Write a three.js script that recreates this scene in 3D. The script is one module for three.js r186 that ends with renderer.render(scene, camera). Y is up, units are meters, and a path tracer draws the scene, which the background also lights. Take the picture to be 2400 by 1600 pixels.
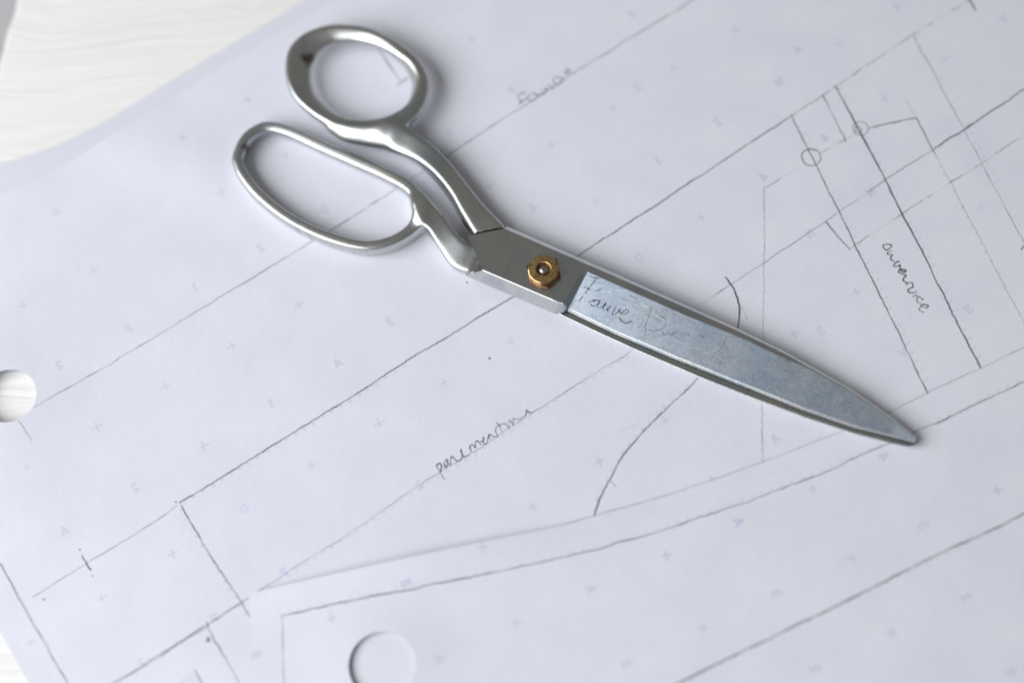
import * as THREE from 'three';
import { mergeGeometries, toCreasedNormals } from 'three/addons/utils/BufferGeometryUtils.js';
import { TessellateModifier } from 'three/addons/modifiers/TessellateModifier.js';
import { RectAreaLightUniformsLib } from 'three/addons/lights/RectAreaLightUniformsLib.js';

// ---------------------------------------------------------------- camera, light, exposure
const scene = new THREE.Scene();
const camera = new THREE.PerspectiveCamera(20.17, 1.5, 0.05, 20);
camera.up.set(0, 0, -1);
camera.position.set(0.07, 1, 0.40).normalize().multiplyScalar(0.623);
camera.lookAt(0, 0, 0);
camera.updateMatrixWorld(true); camera.updateProjectionMatrix();
camera.focus = 0.620;
camera.userData.fStop = 2.6;

scene.background = new THREE.Color().setRGB(0.18, 0.18, 0.172);        // the dim room all around the table

const renderer = new THREE.WebGLRenderer({ antialias: true });
renderer.toneMapping = THREE.LinearToneMapping;
renderer.toneMappingExposure = 1.0;
renderer.shadowMap.enabled = true;

RectAreaLightUniformsLib.init();
const WIN = { x: -0.96, y: 0.90, z: 0.40, w: 1.58, h: 1.0 };
const windowLight = new THREE.RectAreaLight(new THREE.Color().setRGB(0.98, 1.0, 1.03), 4.45, WIN.w, WIN.h);
windowLight.position.set(WIN.x, WIN.y, WIN.z);
windowLight.lookAt(0, 0, 0);
scene.add(windowLight);

// ---------------------------------------------------------------- helpers
const MM = 0.001;
let seed = 20240;
const rnd = () => { seed = (seed * 1664525 + 1013904223) >>> 0; return seed / 4294967296; };
const hash = (x, y) => { const s = Math.sin(x * 127.1 + y * 311.7) * 43758.5453; return s - Math.floor(s); };
function noise(x, y) {
  const xi = Math.floor(x), yi = Math.floor(y), xf = x - xi, yf = y - yi;
  const u = xf * xf * (3 - 2 * xf), v = yf * yf * (3 - 2 * yf);
  const a = hash(xi, yi), b = hash(xi + 1, yi), c = hash(xi, yi + 1), d = hash(xi + 1, yi + 1);
  return (a + (b - a) * u) * (1 - v) + (c + (d - c) * u) * v;
}
const fbm = (x, y, o = 4) => { let s = 0, a = 0.5, t = 0; for (let i = 0; i < o; i++) { s += a * noise(x, y); t += a; a *= 0.5; x = x * 2.03 + 17; y = y * 2.03 + 31; } return s / t; };
const smooth = (a, b, x) => { const t = Math.min(1, Math.max(0, (x - a) / (b - a))); return t * t * (3 - 2 * t); };
const lerp = (a, b, t) => a + (b - a) * t;

// a survey of the photograph: where the sight line through a measured mark meets the level h (mm) above the table
const inv = camera.matrixWorld.clone().multiply(camera.projectionMatrixInverse);
function at(u, v, h = 0.5) {
  const p = new THREE.Vector3(u / 1200 - 1, 1 - v / 800, 0.5).applyMatrix4(inv);
  const o = camera.position, d = p.sub(o);
  return d.multiplyScalar((h * MM - o.y) / d.y).add(o);
}
const flat = (u, v, h) => { const p = at(u, v, h); return [p.x, p.z]; };

function put(name, geometry, material, parent = scene) {
  const m = new THREE.Mesh(geometry, material);
  m.name = name; m.castShadow = true; m.receiveShadow = true;
  parent.add(m);
  return m;
}
function tag(o, label, category, group) { o.userData.label = label; o.userData.category = category; if (group) o.userData.group = group; return o; }
function canvasTexture(canvas, srgb = true) {
  const t = new THREE.CanvasTexture(canvas);
  if (srgb) t.colorSpace = THREE.SRGBColorSpace;
  t.magFilter = THREE.LinearFilter;
  return t;
}
function makeCanvas(w, h) { const c = document.createElement('canvas'); c.width = w; c.height = h; return c; }

// smooth curve through points of any length (Catmull-Rom)
function spline(pts, closed, n) {
  const N = pts.length, out = [], segs = closed ? N : N - 1;
  const P = (i) => closed ? pts[(i + N) % N] : pts[Math.min(N - 1, Math.max(0, i))];
  for (let s = 0; s < segs; s++) for (let k = 0; k < n; k++) {
    const t = k / n, a = P(s - 1), b = P(s), c = P(s + 1), d = P(s + 2);
    out.push(b.map((_, i) => 0.5 * (2 * b[i] + (c[i] - a[i]) * t + (2 * a[i] - 5 * b[i] + 4 * c[i] - d[i]) * t * t + (3 * b[i] - a[i] - 3 * c[i] + d[i]) * t * t * t)));
  }
  if (!closed) out.push(pts[N - 1].slice());
  return out;
}

// ---------------------------------------------------------------- paper prints (pencil, traced wheel dots, faint blue grid marks)
const REG = { x0: -0.205, z0: -0.155, w: 0.41, h: 0.285, px: 4990 };   // metres covered and pixels per metre
class Print {
  constructor() {
    this.W = Math.round(REG.w * REG.px); this.H = Math.round(REG.h * REG.px);
    this.c = makeCanvas(this.W, this.H); this.g = this.c.getContext('2d');
    this.b = makeCanvas(this.W, this.H); this.bg = this.b.getContext('2d');
    const img = this.g.createImageData(this.W, this.H), im2 = this.bg.createImageData(this.W, this.H);
    for (let y = 0; y < this.H; y++) for (let x = 0; x < this.W; x++) {
      const i = 4 * (y * this.W + x), n = (fbm(x / 60, y / 60, 3) - 0.5) * 8 + (hash(x, y) - 0.5) * 3.5 + (noise(x / 3, y / 9) - 0.5) * 3;
      img.data[i] = 226 + n; img.data[i + 1] = 227 + n; img.data[i + 2] = 237 + n * 0.8; img.data[i + 3] = 255;
      const b = 118 + (noise(x / 2.5, y / 2.5) - 0.5) * 14 + (fbm(x / 45, y / 45, 3) - 0.5) * 60;
      im2.data[i] = im2.data[i + 1] = im2.data[i + 2] = b; im2.data[i + 3] = 255;
    }
    this.g.putImageData(img, 0, 0); this.bg.putImageData(im2, 0, 0);
  }
  xy(p) { const [x, z] = flat(p[0], p[1]); return [(x - REG.x0) * REG.px, (z - REG.z0) * REG.px]; }
  // a hand-drawn pencil line; w = width in mm, a = darkness
  pencil(pts, { w = 0.32, a = 0.6, curve = false, dash = 0, dots = 0, side = 1, tone = [58, 58, 66], fade = null, rough = 0.25 } = {}) {
    const src = curve ? spline(pts, false, 8) : pts, P = src.map((p) => this.xy(p)), g = this.g;
    let dist = 0, nextDot = 6; const ph = rnd() * 50;
    for (let i = 0; i + 1 < P.length; i++) {
      const [x0, y0] = P[i], [x1, y1] = P[i + 1], L = Math.hypot(x1 - x0, y1 - y0), n = Math.max(1, Math.round(L / 0.8));
      const nx = -(y1 - y0) / (L || 1), ny = (x1 - x0) / (L || 1);
      for (let k = 0; k < n; k++) {
        const t = k / n, d = dist + L * t, x = lerp(x0, x1, t), y = lerp(y0, y1, t);
        if (x < 3 || y < 3 || x > this.W - 3 || y > this.H - 3) continue;
        const wob = (noise(d / 30, ph) - 0.5) * 2.4 + (noise(d / 6, ph + 9) - 0.5) * 1.3;
        let al = a * (0.55 + 0.45 * noise(d / 22, ph + 3)) * (1 - rough * rnd() * 1.6);
        if (fade) al *= lerp(fade[0], fade[1], (i + t) / (P.length - 1));
        if (dash && noise(d / dash, ph + 21) < 0.42) al *= 0.25;
        const r = w * 0.5 * REG.px * MM * (0.75 + 0.5 * noise(d / 15, ph + 40));
        g.fillStyle = `rgba(${tone[0]},${tone[1]},${tone[2]},${Math.max(0, al * 0.62)})`;
        g.beginPath(); g.arc(x + nx * wob + (rnd() - 0.5) * 0.9, y + ny * wob + (rnd() - 0.5) * 0.9, r, 0, 7); g.fill();
        if (dots && d > nextDot) {                                    // pricks left by a tracing wheel
          nextDot = d + 15 + rnd() * 3;
          const ox = x + nx * side * (4 + rnd() * 2), oy = y + ny * side * (4 + rnd() * 2);
          g.fillStyle = `rgba(90,90,104,${0.22 * dots})`; g.beginPath(); g.arc(ox, oy, 1.5, 0, 7); g.fill();
          g.strokeStyle = `rgba(70,70,84,${0.3 * dots})`; g.lineWidth = 0.9; g.beginPath(); g.moveTo(x, y); g.lineTo(lerp(x, ox, 0.55), lerp(y, oy, 0.55)); g.stroke();
          const bg = this.bg; bg.fillStyle = 'rgba(255,255,255,0.85)'; bg.beginPath(); bg.arc(ox + 1.2, oy - 1.2, 2.4, 0, 7); bg.fill();
        }
      }
      dist += L;
    }
  }
  mark(u, v, ch, ang = -0.58, a = 1) {
    const [x, y] = this.xy([u, v]), g = this.g;
    g.save(); g.translate(x, y); g.rotate(ang); if (ch !== 'x') g.scale(-1, 1);
    const al = 0.15 * a * (0.65 + 0.5 * rnd());
    g.lineCap = 'round';
    if (ch === 'x') {
      for (const [w, k] of [[3.6, 0.4], [1.9, 0.9]]) {
        g.strokeStyle = `rgba(104,126,188,${al * k})`; g.lineWidth = w; const r = 6.5 + rnd() * 2;
        g.beginPath(); g.moveTo(-r, -1); g.lineTo(r, 1); g.moveTo(1, -r); g.lineTo(-1, r * 0.9); g.stroke();
      }
    } else {
      g.font = '20px sans-serif'; g.textAlign = 'center'; g.textBaseline = 'middle';
      for (const [w, k] of [[3.2, 0.35], [1.5, 0.8]]) { g.strokeStyle = `rgba(104,126,188,${al * k})`; g.lineWidth = w; g.strokeText(ch, 0, 0); }
    }
    g.restore();
  }
  fold(pts, depth, w) {                                               // a soft crease pressed into the sheet
    const P = spline(pts, false, 10).map((p) => this.xy(p)), g = this.bg;
    for (let k = 8; k > 0; k--) {
      g.strokeStyle = `rgba(${depth > 0 ? '255,255,255' : '0,0,0'},${Math.abs(depth) / 8})`; g.lineWidth = w * REG.px * MM * k / 8; g.lineCap = 'round';
      g.beginPath(); P.forEach((p, i) => (i ? g.lineTo(p[0], p[1]) : g.moveTo(p[0], p[1]))); g.stroke();
    }
  }
  material() {
    return new THREE.MeshStandardMaterial({ map: canvasTexture(this.c), bumpMap: canvasTexture(this.b, false), bumpScale: 0.00012, roughness: 0.62, metalness: 0 });
  }
}
const uvPaper = (x, z) => [(x - REG.x0) / REG.w, 1 - (z - REG.z0) / REG.h];

// ---------------------------------------------------------------- a sheet of paper: outline and holes in metres, height(x, z) in mm
function sheet(name, outline, holes, height, material, step = 0.006) {
  const T = 0.14 * MM, shape = new THREE.Shape(outline.map((p) => new THREE.Vector2(p[0], p[1])));
  for (const h of holes) shape.holes.push(new THREE.Path(h.map((p) => new THREE.Vector2(p[0], p[1]))));
  const g0 = new TessellateModifier(step, 18).modify(new THREE.ShapeGeometry(shape).toNonIndexed());
  const p = g0.getAttribute('position'), n = p.count;
  const pos = [], nor = [], uv = [];
  const H = (x, z) => height(x, z) * MM, e = 0.0006;
  const N = (x, z) => new THREE.Vector3(-(H(x + e, z) - H(x - e, z)) / (2 * e), 1, -(H(x, z + e) - H(x, z - e)) / (2 * e)).normalize();
  const tri = (a, b, c, off, flip) => {
    for (const q of flip ? [a, c, b] : [a, b, c]) {
      pos.push(q[0], H(q[0], q[1]) + off, q[1]); const m = N(q[0], q[1]); if (flip) m.negate(); nor.push(m.x, m.y, m.z); uv.push(...uvPaper(q[0], q[1]));
    }
  };
  for (let i = 0; i < n; i += 3) {
    const q = [0, 1, 2].map((k) => [p.getX(i + k), p.getY(i + k)]);
    const area = (q[1][0] - q[0][0]) * (q[2][1] - q[0][1]) - (q[2][0] - q[0][0]) * (q[1][1] - q[0][1]);
    if (area > 0) q.reverse();                                        // counter-clockwise seen from above
    tri(q[0], q[1], q[2], T, false); tri(q[0], q[1], q[2], 0, true);
  }
  for (const loop of [outline, ...holes]) {
    for (let i = 0; i < loop.length; i++) {
      const a = loop[i], b = loop[(i + 1) % loop.length], L = Math.hypot(b[0] - a[0], b[1] - a[1]), m = Math.max(1, Math.ceil(L / step));
      let ca = 0; for (let k = 0; k < loop.length; k++) { const q = loop[k], r = loop[(k + 1) % loop.length]; ca += q[0] * r[1] - r[0] * q[1]; }
      const sgn = (ca > 0 ? 1 : -1) * (loop === outline ? 1 : -1), nx = sgn * (b[1] - a[1]) / (L || 1), nz = -sgn * (b[0] - a[0]) / (L || 1);
      for (let k = 0; k < m; k++) {
        const c = [lerp(a[0], b[0], k / m), lerp(a[1], b[1], k / m)], d = [lerp(a[0], b[0], (k + 1) / m), lerp(a[1], b[1], (k + 1) / m)];
        const v = [[c, 0], [d, 0], [d, T], [c, 0], [d, T], [c, T]];
        for (const [q, o] of v) { pos.push(q[0], H(q[0], q[1]) + o, q[1]); nor.push(nx, 0, nz); uv.push(...uvPaper(q[0], q[1])); }
      }
    }
  }
  const g = new THREE.BufferGeometry();
  g.setAttribute('position', new THREE.Float32BufferAttribute(pos, 3));
  g.setAttribute('normal', new THREE.Float32BufferAttribute(nor, 3));
  g.setAttribute('uv', new THREE.Float32BufferAttribute(uv, 2));
  return put(name, g, material);
}
const circle = (u, v, r, n = 48) => { const c = at(u, v), R = r * MM; return Array.from({ length: n }, (_, i) => [c.x + R * Math.cos(i / n * 6.28319), c.z + R * Math.sin(i / n * 6.28319)]); };
const bump = (x, z, u, v, sx, sz, ang = 0) => {
  const [cx, cz] = flat(u, v), c = Math.cos(ang), s = Math.sin(ang), dx = (x - cx) / MM, dz = (z - cz) / MM;
  const a = (dx * c + dz * s) / sx, b = (-dx * s + dz * c) / sz; return Math.exp(-0.5 * (a * a + b * b));
};

// ---------------------------------------------------------------- table: white painted timber with raised grain
{
  const W = 1024, H = 1024, c = makeCanvas(W, H), g = c.getContext('2d'), b = makeCanvas(W, H), bg = b.getContext('2d');
  const img = g.createImageData(W, H), im2 = bg.createImageData(W, H);
  for (let y = 0; y < H; y++) for (let x = 0; x < W; x++) {
    const warp = fbm(x / 150, y / 90, 3) * 60 + y * 1.0 - x * 0.09;
    const ridge = Math.pow(fbm(x / 190 + 7, warp / 7, 3), 1.5), streak = fbm(x / 420, warp / 3.2, 2);
    const i = 4 * (y * W + x), n = (streak - 0.5) * 9 + (fbm(x / 80, y / 80, 3) - 0.5) * 6;
    img.data[i] = 242 + n; img.data[i + 1] = 240 + n; img.data[i + 2] = 237 + n; img.data[i + 3] = 255;
    const v = 255 * Math.min(1, ridge * 0.9 + streak * 0.25);
    im2.data[i] = im2.data[i + 1] = im2.data[i + 2] = v; im2.data[i + 3] = 255;
  }
  g.putImageData(img, 0, 0); bg.putImageData(im2, 0, 0);
  const map = canvasTexture(c), bm = canvasTexture(b, false);
  for (const t of [map, bm]) { t.wrapS = t.wrapT = THREE.MirroredRepeatWrapping; }
  const mat = new THREE.MeshStandardMaterial({ map, bumpMap: bm, bumpScale: 0.0004, roughness: 0.5 });
  // outline: a worn long edge runs off at the top left corner of the view
  const e0 = flat(52, -20, 0), e1 = flat(-10, 200, 0), dx = e1[0] - e0[0], dz = e1[1] - e0[1], L = Math.hypot(dx, dz), ux = dx / L, uz = dz / L;
  const edge = []; for (let t = -0.5; t <= 0.9; t += 0.004) { const j = (noise(t * 260, 3) - 0.5) * 0.0011; edge.push(new THREE.Vector2(e0[0] + ux * t + j * uz, -(e0[1] + uz * t - j * ux))); }
  const shape = new THREE.Shape([...edge, new THREE.Vector2(0.9, -0.95), new THREE.Vector2(0.9, 0.6)]);
  const geo = new THREE.ExtrudeGeometry(shape, { depth: 0.026, bevelEnabled: true, bevelThickness: 0.0012, bevelSize: 0.0012, bevelSegments: 3, steps: 1 });
  geo.rotateX(-Math.PI / 2); geo.translate(0, -0.0272, 0);
  const p = geo.getAttribute('position'), uv = geo.getAttribute('uv');
  for (let i = 0; i < p.count; i++) uv.setXY(i, (p.getX(i) + 0.2) / 0.26, (p.getZ(i) + 0.2) / 0.26);
  const table = put('table_top', geo, mat); table.userData.kind = 'structure';
  const fl = new THREE.PlaneGeometry(3, 3); fl.rotateX(-Math.PI / 2); fl.translate(-0.3, -0.35, 0);
  const floor = put('floor', fl, new THREE.MeshStandardMaterial({ color: new THREE.Color().setRGB(0.55, 0.55, 0.56), roughness: 0.8 })); floor.userData.kind = 'structure';
}

// ---------------------------------------------------------------- main pattern sheet print
const main = new Print();
{
  const q = main;
  const soft = { w: 0.3, a: 0.42 };
  q.pencil([[1660, -20], [1624, 0], [1345, 172], [1046, 367], [968, 417], [770, 543], [597, 648], [477, 720]], { w: 0.5, a: 0.38 });
  q.pencil([[477, 720], [327, 812], [220, 878], [85, 959]], { w: 0.36, a: 0.62 });
  q.pencil([[1855, 272], [1600, 440], [1355, 600], [1202, 697], [950, 848]], { w: 0.5, a: 0.72 });
  q.pencil([[950, 848], [780, 958], [600, 1067], [419, 1180]], { w: 0.42, a: 0.95, dots: 1, side: -1 });
  q.pencil([[940, 855], [760, 972], [640, 1045]], { w: 0.2, a: 0.6, dash: 60 });
  q.pencil([[1855, 272], [1959, 204], [2141, 82], [2273, 0]], { w: 0.5, a: 0.42, dash: 14, fade: [1, 0.5] });
  q.pencil([[2268, -8], [2287, 25]], { w: 0.7, a: 0.75 });
  q.pencil([[415, 1185], [330, 1243], [205, 1320], [75, 1400]], { w: 0.32, a: 0.75 });
  q.pencil([[193, 1302], [213, 1337]], { w: 0.5, a: 0.95, tone: [52, 58, 92] });
  q.pencil([[422, 1184], [503, 1315], [585, 1446]], { w: 0.42, a: 0.9, dots: 1.1, side: 1, fade: [1, 0.7] });
  // line through the long word, from the sheet's corner up to the right edge
  q.pencil([[599, 1390], [800, 1261], [990, 1133], [1099, 1067], [1250, 965], [1480, 823]], { w: 0.28, a: 0.78, dots: 0.9, side: 1 });
  q.pencil([[1480, 823], [1625, 724], [1700, 674], [1792, 615], [1937, 518], [2035, 452]], { w: 0.34, a: 0.62, dash: 90 });
  q.pencil([[2035, 452], [2074, 422], [2188, 350]], { w: 0.4, a: 0.5 });
  q.pencil([[2188, 350], [2260, 304], [2400, 211], [2440, 184]], { w: 0.6, a: 0.72 });
  q.pencil([[583, 1400], [486, 1463], [269, 1600], [230, 1625]], { w: 0.5, a: 0.55 });
  q.pencil([[486, 1470], [400, 1523], [275, 1601]], { w: 0.4, a: 0.4 });
  q.pencil([[484, 1458], [490, 1475], [561, 1600], [572, 1620]], { w: 0.44, a: 0.55 });
  q.pencil([[486, 1492], [492, 1502], [484, 1503], [493, 1495]], { w: 0.7, a: 0.5 });
  // curved dart lines
  q.pencil([[1638, 886], [1571, 949], [1510, 1010], [1459, 1070], [1426, 1128], [1405, 1172], [1393, 1211]], { w: 0.46, a: 0.9, curve: true, dots: 0.9 });
  q.pencil([[1560, 950], [1500, 990], [1450, 1015]], { w: 0.2, a: 0.25, dash: 20 });
  q.pencil([[1433, 1128], [1445, 1141]], { w: 0.3, a: 0.95 });
  q.pencil([[1700, 650], [1712, 666], [1726, 691], [1734, 725], [1732, 771]], { w: 0.5, a: 1, curve: true });
  q.pencil([[1738, 715], [1754, 752]], { w: 0.25, a: 0.4 });
  q.pencil([[1729, 715], [1722, 742]], { w: 0.2, a: 0.25 });
  q.pencil([[1793, 439], [1792, 615], [1790, 797], [1788, 941], [1789, 1084]], { w: 0.28, a: 0.68, dots: 0.4 });
  q.pencil([[1793, 439], [1816, 428], [1879, 388]], { w: 0.4, a: 0.5, dash: 18 });
  q.pencil([[1926, 359], [2005, 315]], { w: 0.45, a: 0.4, dash: 8 });
  q.pencil([[2037, 299], [2100, 288], [2148, 277]], { w: 0.55, a: 0.62 });
  const ring = (u, v, r, a) => q.pencil(Array.from({ length: 25 }, (_, i) => [u + r * (1.04 + 0.06 * Math.sin(i)) * Math.cos(i / 24 * 6.283), v + r * 0.9 * Math.sin(i / 24 * 6.283)]), { w: 0.42, a });
  ring(1903, 369, 22, 0.85); ring(2018, 301, 17, 0.55); ring(2012, 304, 7, 0.5);
  q.pencil([[1855, 272], [1913, 386], [1967, 495], [2005, 576], [2100, 766], [2176, 923]], { w: 0.42, a: 0.95, dots: 0.8, side: -1 });
  q.pencil([[1959, 204], [2008, 294], [2076, 423], [2132, 533], [2178, 623], [2256, 780], [2300, 863]], { w: 0.5, a: 1, dots: 0.9, side: -1 });
  q.pencil([[1962, 206], [2010, 296], [2078, 425], [2180, 625]], { w: 0.3, a: 0.7 });
  q.pencil([[1928, 224], [1983, 333]], { w: 0.42, a: 0.8 });
  q.pencil([[2141, 83], [2233, 252], [2301, 381], [2382, 533], [2430, 626]], { w: 0.36, a: 0.5, dots: 0.6, side: -1 });
  q.pencil([[2125, 235], [2148, 277]], { w: 0.3, a: 0.3 });
  q.pencil([[2148, 277], [2193, 362]], { w: 0.42, a: 0.78 });
  q.pencil([[2193, 362], [2229, 428], [2328, 617], [2400, 753], [2440, 830]], { w: 0.28, a: 0.55, dots: 0.6, side: 1 });
  q.pencil([[2440, 292], [2400, 318], [2301, 383], [2229, 428], [2117, 500], [2008, 574], [1993, 585]], { w: 0.34, a: 0.6, dash: 12 });
  q.pencil([[1937, 518], [1955, 541], [1972, 561], [1993, 585]], { w: 0.42, a: 0.9, rough: 0.4 });
  q.pencil([[2395, 585], [2404, 575]], { w: 0.4, a: 0.8 });
  q.pencil([[0, 1322], [78, 1461], [158, 1600], [170, 1622]], { w: 0.42, a: 0.68 });
  q.pencil([[4, 1322], [60, 1423], [120, 1525]], { w: 0.3, a: 0.3, dash: 30 });
  q.pencil([[50, 993], [62, 1012], [78, 1040]], { w: 0.4, a: 0.75, fade: [1, 0.3] });
  q.pencil([[885, 112], [939, 191]], { w: 0.6, a: 0.4 });
  q.pencil([[931, 202], [940, 194], [957, 184]], { w: 0.6, a: 0.55 });
  for (const [u, v] of [[103, 1404], [188, 1288], [413, 1175], [218, 1350], [1095, 662], [1148, 840]]) q.pencil([[u - 2, v], [u + 2, v + 1]], { w: 0.6, a: 0.7 });
  // handwriting, stroke by stroke
  const word = (ox, oy, k, strokes, o) => { for (const s of strokes) q.pencil(s.map(([x, y]) => [ox + x * k, oy + y * k]), { curve: true, ...o }); };
  word(1010, 940, 0.12757, [
    [[245, 1440], [170, 1300], [110, 1195], [115, 1165], [160, 1140], [190, 1165], [198, 1210], [190, 1260], [168, 1300]],
    [[290, 1060], [250, 1120], [245, 1180], [265, 1215], [290, 1190], [303, 1130], [297, 1075], [320, 1120], [350, 1168], [355, 1110], [365, 1040], [390, 1022], [415, 1040], [445, 1075], [490, 1092], [535, 1082], [565, 1045], [578, 990], [565, 930], [550, 890], [555, 925], [580, 985], [610, 1015], [650, 1008], [700, 980]],
    [[695, 825], [720, 880], [745, 940]],
    [[720, 880], [730, 825], [760, 802], [795, 830], [820, 860], [825, 800], [835, 745], [855, 728], [885, 755], [920, 808]],
    [[920, 740], [955, 735], [970, 700], [965, 665], [955, 700], [965, 760], [990, 788], [1020, 775], [1050, 700], [1065, 615], [1090, 710]],
    [[1065, 615], [1100, 610], [1150, 640], [1200, 655], [1230, 635], [1205, 580], [1195, 515], [1230, 470], [1290, 435], [1340, 420], [1375, 430], [1410, 470], [1435, 500], [1440, 430], [1432, 355]],
    [[1220, 395], [1270, 470], [1330, 575]],
    [[1465, 345], [1500, 395], [1530, 435]],
    [[1510, 395], [1505, 330], [1530, 318], [1580, 330], [1640, 330], [1700, 300], [1750, 250], [1770, 205], [1765, 170], [1785, 210], [1820, 222], [1880, 215]],
  ], { w: 0.3, a: 1.25, rough: 0.08 });
  word(2050, 560, 0.118, [
    [[345, 160], [340, 120], [300, 100], [230, 100], [180, 120], [172, 160], [195, 195], [235, 220], [290, 205], [330, 180]],
    [[235, 220], [270, 235]],
    [[365, 240], [300, 250], [260, 270], [255, 300], [290, 320], [360, 320], [320, 345], [310, 385], [335, 430], [390, 460]],
    [[485, 435], [430, 460], [395, 500], [385, 540], [420, 550], [470, 535], [510, 515], [520, 560], [540, 605], [570, 640], [600, 655], [625, 635], [600, 610], [550, 605], [500, 620], [475, 650], [490, 675], [550, 700], [610, 720], [625, 735], [585, 765], [560, 810], [570, 840], [620, 865], [660, 885]],
    [[625, 910], [660, 880], [750, 860], [770, 890], [775, 940], [765, 965], [710, 990], [675, 1020], [690, 1050], [740, 1065], [800, 1055], [840, 1040]],
    [[775, 1160], [870, 1105]],
    [[875, 1270], [855, 1210], [865, 1160], [900, 1165], [960, 1200], [975, 1195]],
    [[915, 1265], [930, 1310], [980, 1350], [1040, 1375], [1080, 1350], [1070, 1310], [1010, 1295], [960, 1300], [910, 1340], [885, 1390], [895, 1420], [940, 1450], [990, 1460]],
  ], { w: 0.36, a: 1.1, rough: 0.12 });
  word(1200, 150, 0.0723, [
    [[430, 950], [340, 930], [240, 1000], [215, 1090], [280, 1200], [330, 1250], [250, 1290]],
    [[250, 1280], [340, 1210], [420, 1150], [520, 1100]],
    [[720, 950], [600, 1000], [530, 1100], [600, 1220], [720, 1180], [820, 1060], [720, 950], [880, 1000], [960, 1000]],
    [[960, 800], [950, 880], [1000, 980], [1080, 940], [1080, 780], [1130, 880], [1220, 850]],
    [[1160, 680], [1220, 740], [1310, 800], [1380, 770]],
    [[1560, 480], [1460, 420], [1360, 500], [1380, 620], [1480, 680], [1600, 580], [1640, 450], [1560, 500]],
    [[1740, 330], [1850, 250], [1870, 190], [1760, 170], [1700, 280], [1780, 370], [1900, 330], [2060, 290]],
  ], { w: 0.4, a: 0.75 });
  const M = { x: [[221, 633], [56, 720], [700, 715], [543, 811], [387, 906], [228, 1003], [477, 1046], [66, 1100], [405, 1297], [240, 1402], [70, 1506], [731, 1091], [889, 992], [1042, 896], [1198, 800], [1405, 1082], [1249, 1186], [1558, 985], [2008, 685], [1862, 783], [2301, 488], [1644, 510], [1395, 474], [1964, 102], [2075, 231], [2216, 139], [1437, 252], [1293, 340], [1580, 162], [1148, 437], [580, 233], [520, 454], [1106, 94], [670, 364], [1724, 70]],
    2: [[610, 581], [141, 860], [316, 1143], [984, 1135], [332, 1553], [1493, 204], [1682, 286]], 3: [[301, 768], [2270, 724], [1925, 775], [913, 754]], 1: [[456, 673], [635, 945], [1543, 377]], A: [[151, 1245], [791, 850], [1817, 1027], [1670, 1125]], D: [[571, 1191], [1497, 604], [760, 491]], P: [[665, 1341], [502, 1448], [1199, 214]], N: [[1899, 547], [2042, 451], [1826, 192]], V: [[2117, 826], [2353, 44]], 4: [[1789, 415], [1933, 323], [1051, 308], [131, 498], [428, 325], [1249, 486], [1482, 32], [1869, 116], [2102, 15]] };
  for (const k in M) for (const [u, v] of M[k]) q.mark(u, v, k);
  q.pencil([[1320, 1231], [1400, 1206], [1600, 1148], [1789, 1081], [1982, 1007], [2090, 964], [2176, 920], [2301, 862], [2400, 814], [2440, 795]], { w: 0.26, a: 0.7, curve: true });
  // folds and ripples left in the paper
  q.fold(Array.from({ length: 25 }, (_, i) => [490 + 70 * Math.cos(i / 24 * 6.283), 962 + 68 * Math.sin(i / 24 * 6.283)]), -0.22, 2.5);
  q.fold([[330, 835], [560, 850], [800, 880], [1000, 930]], -0.35, 5); q.fold([[300, 790], [600, 795], [860, 810]], 0.3, 5);
  q.fold([[1010, 1075], [1180, 1040], [1290, 1025]], -0.4, 4); q.fold([[400, 1095], [640, 1100], [900, 1080]], 0.3, 5);
  q.fold([[1783, -10], [1804, 30], [1835, 75], [1900, 130]], 0.3, 4); q.fold([[2090, 30], [2141, 83]], 0.3, 4);
}
const mainMat = main.material();

// ---------------------------------------------------------------- print of the pattern piece lying over it at the lower right
const piece = new Print();
{
  const q = piece;
  q.pencil([[2440, 878], [2400, 895], [2212, 983], [2141, 1012], [2022, 1067], [1850, 1140], [1600, 1227], [1400, 1288], [1208, 1334], [1000, 1377], [800, 1417], [663, 1444]], { w: 0.38, a: 0.95, curve: true, dots: 0.6 });
  q.pencil([[663, 1440], [664, 1510], [665, 1600], [665, 1625]], { w: 0.34, a: 0.62, dots: 0.4 });
  q.pencil([[2440, 1186], [2400, 1205], [2110, 1344], [1850, 1474], [1600, 1596], [1560, 1616]], { w: 0.48, a: 0.8, dots: 0.8, side: -1 });
  const M = { x: [[779, 1451], [1132, 1288], [1210, 1460], [1562, 1302], [1906, 1145], [2338, 1150], [1998, 1308], [1648, 1472], [2091, 1484]], 3: [[600, 1535], [955, 1370], [1470, 1555], [2166, 1230], [1821, 1390]], A: [[1385, 1380], [1031, 1545], [1733, 1223]], 4: [[2073, 1070]], 2: [[2265, 1400], [1913, 1567]], 1: [[2369, 1575]] };
  for (const k in M) for (const [u, v] of M[k]) q.mark(u, v, k, 1.2, 1.25);
  q.fold([[1080, 1590], [1240, 1505], [1420, 1400], [1600, 1300], [1760, 1225], [2000, 1140]], -0.5, 5);
  q.fold([[1090, 1600], [1250, 1515], [1430, 1410], [1610, 1310], [1770, 1235]], 0.35, 4);
}
const pieceMat = piece.material();
const plainMat = new THREE.MeshStandardMaterial({ color: new THREE.Color(0xdddee8), roughness: 0.65 });

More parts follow.
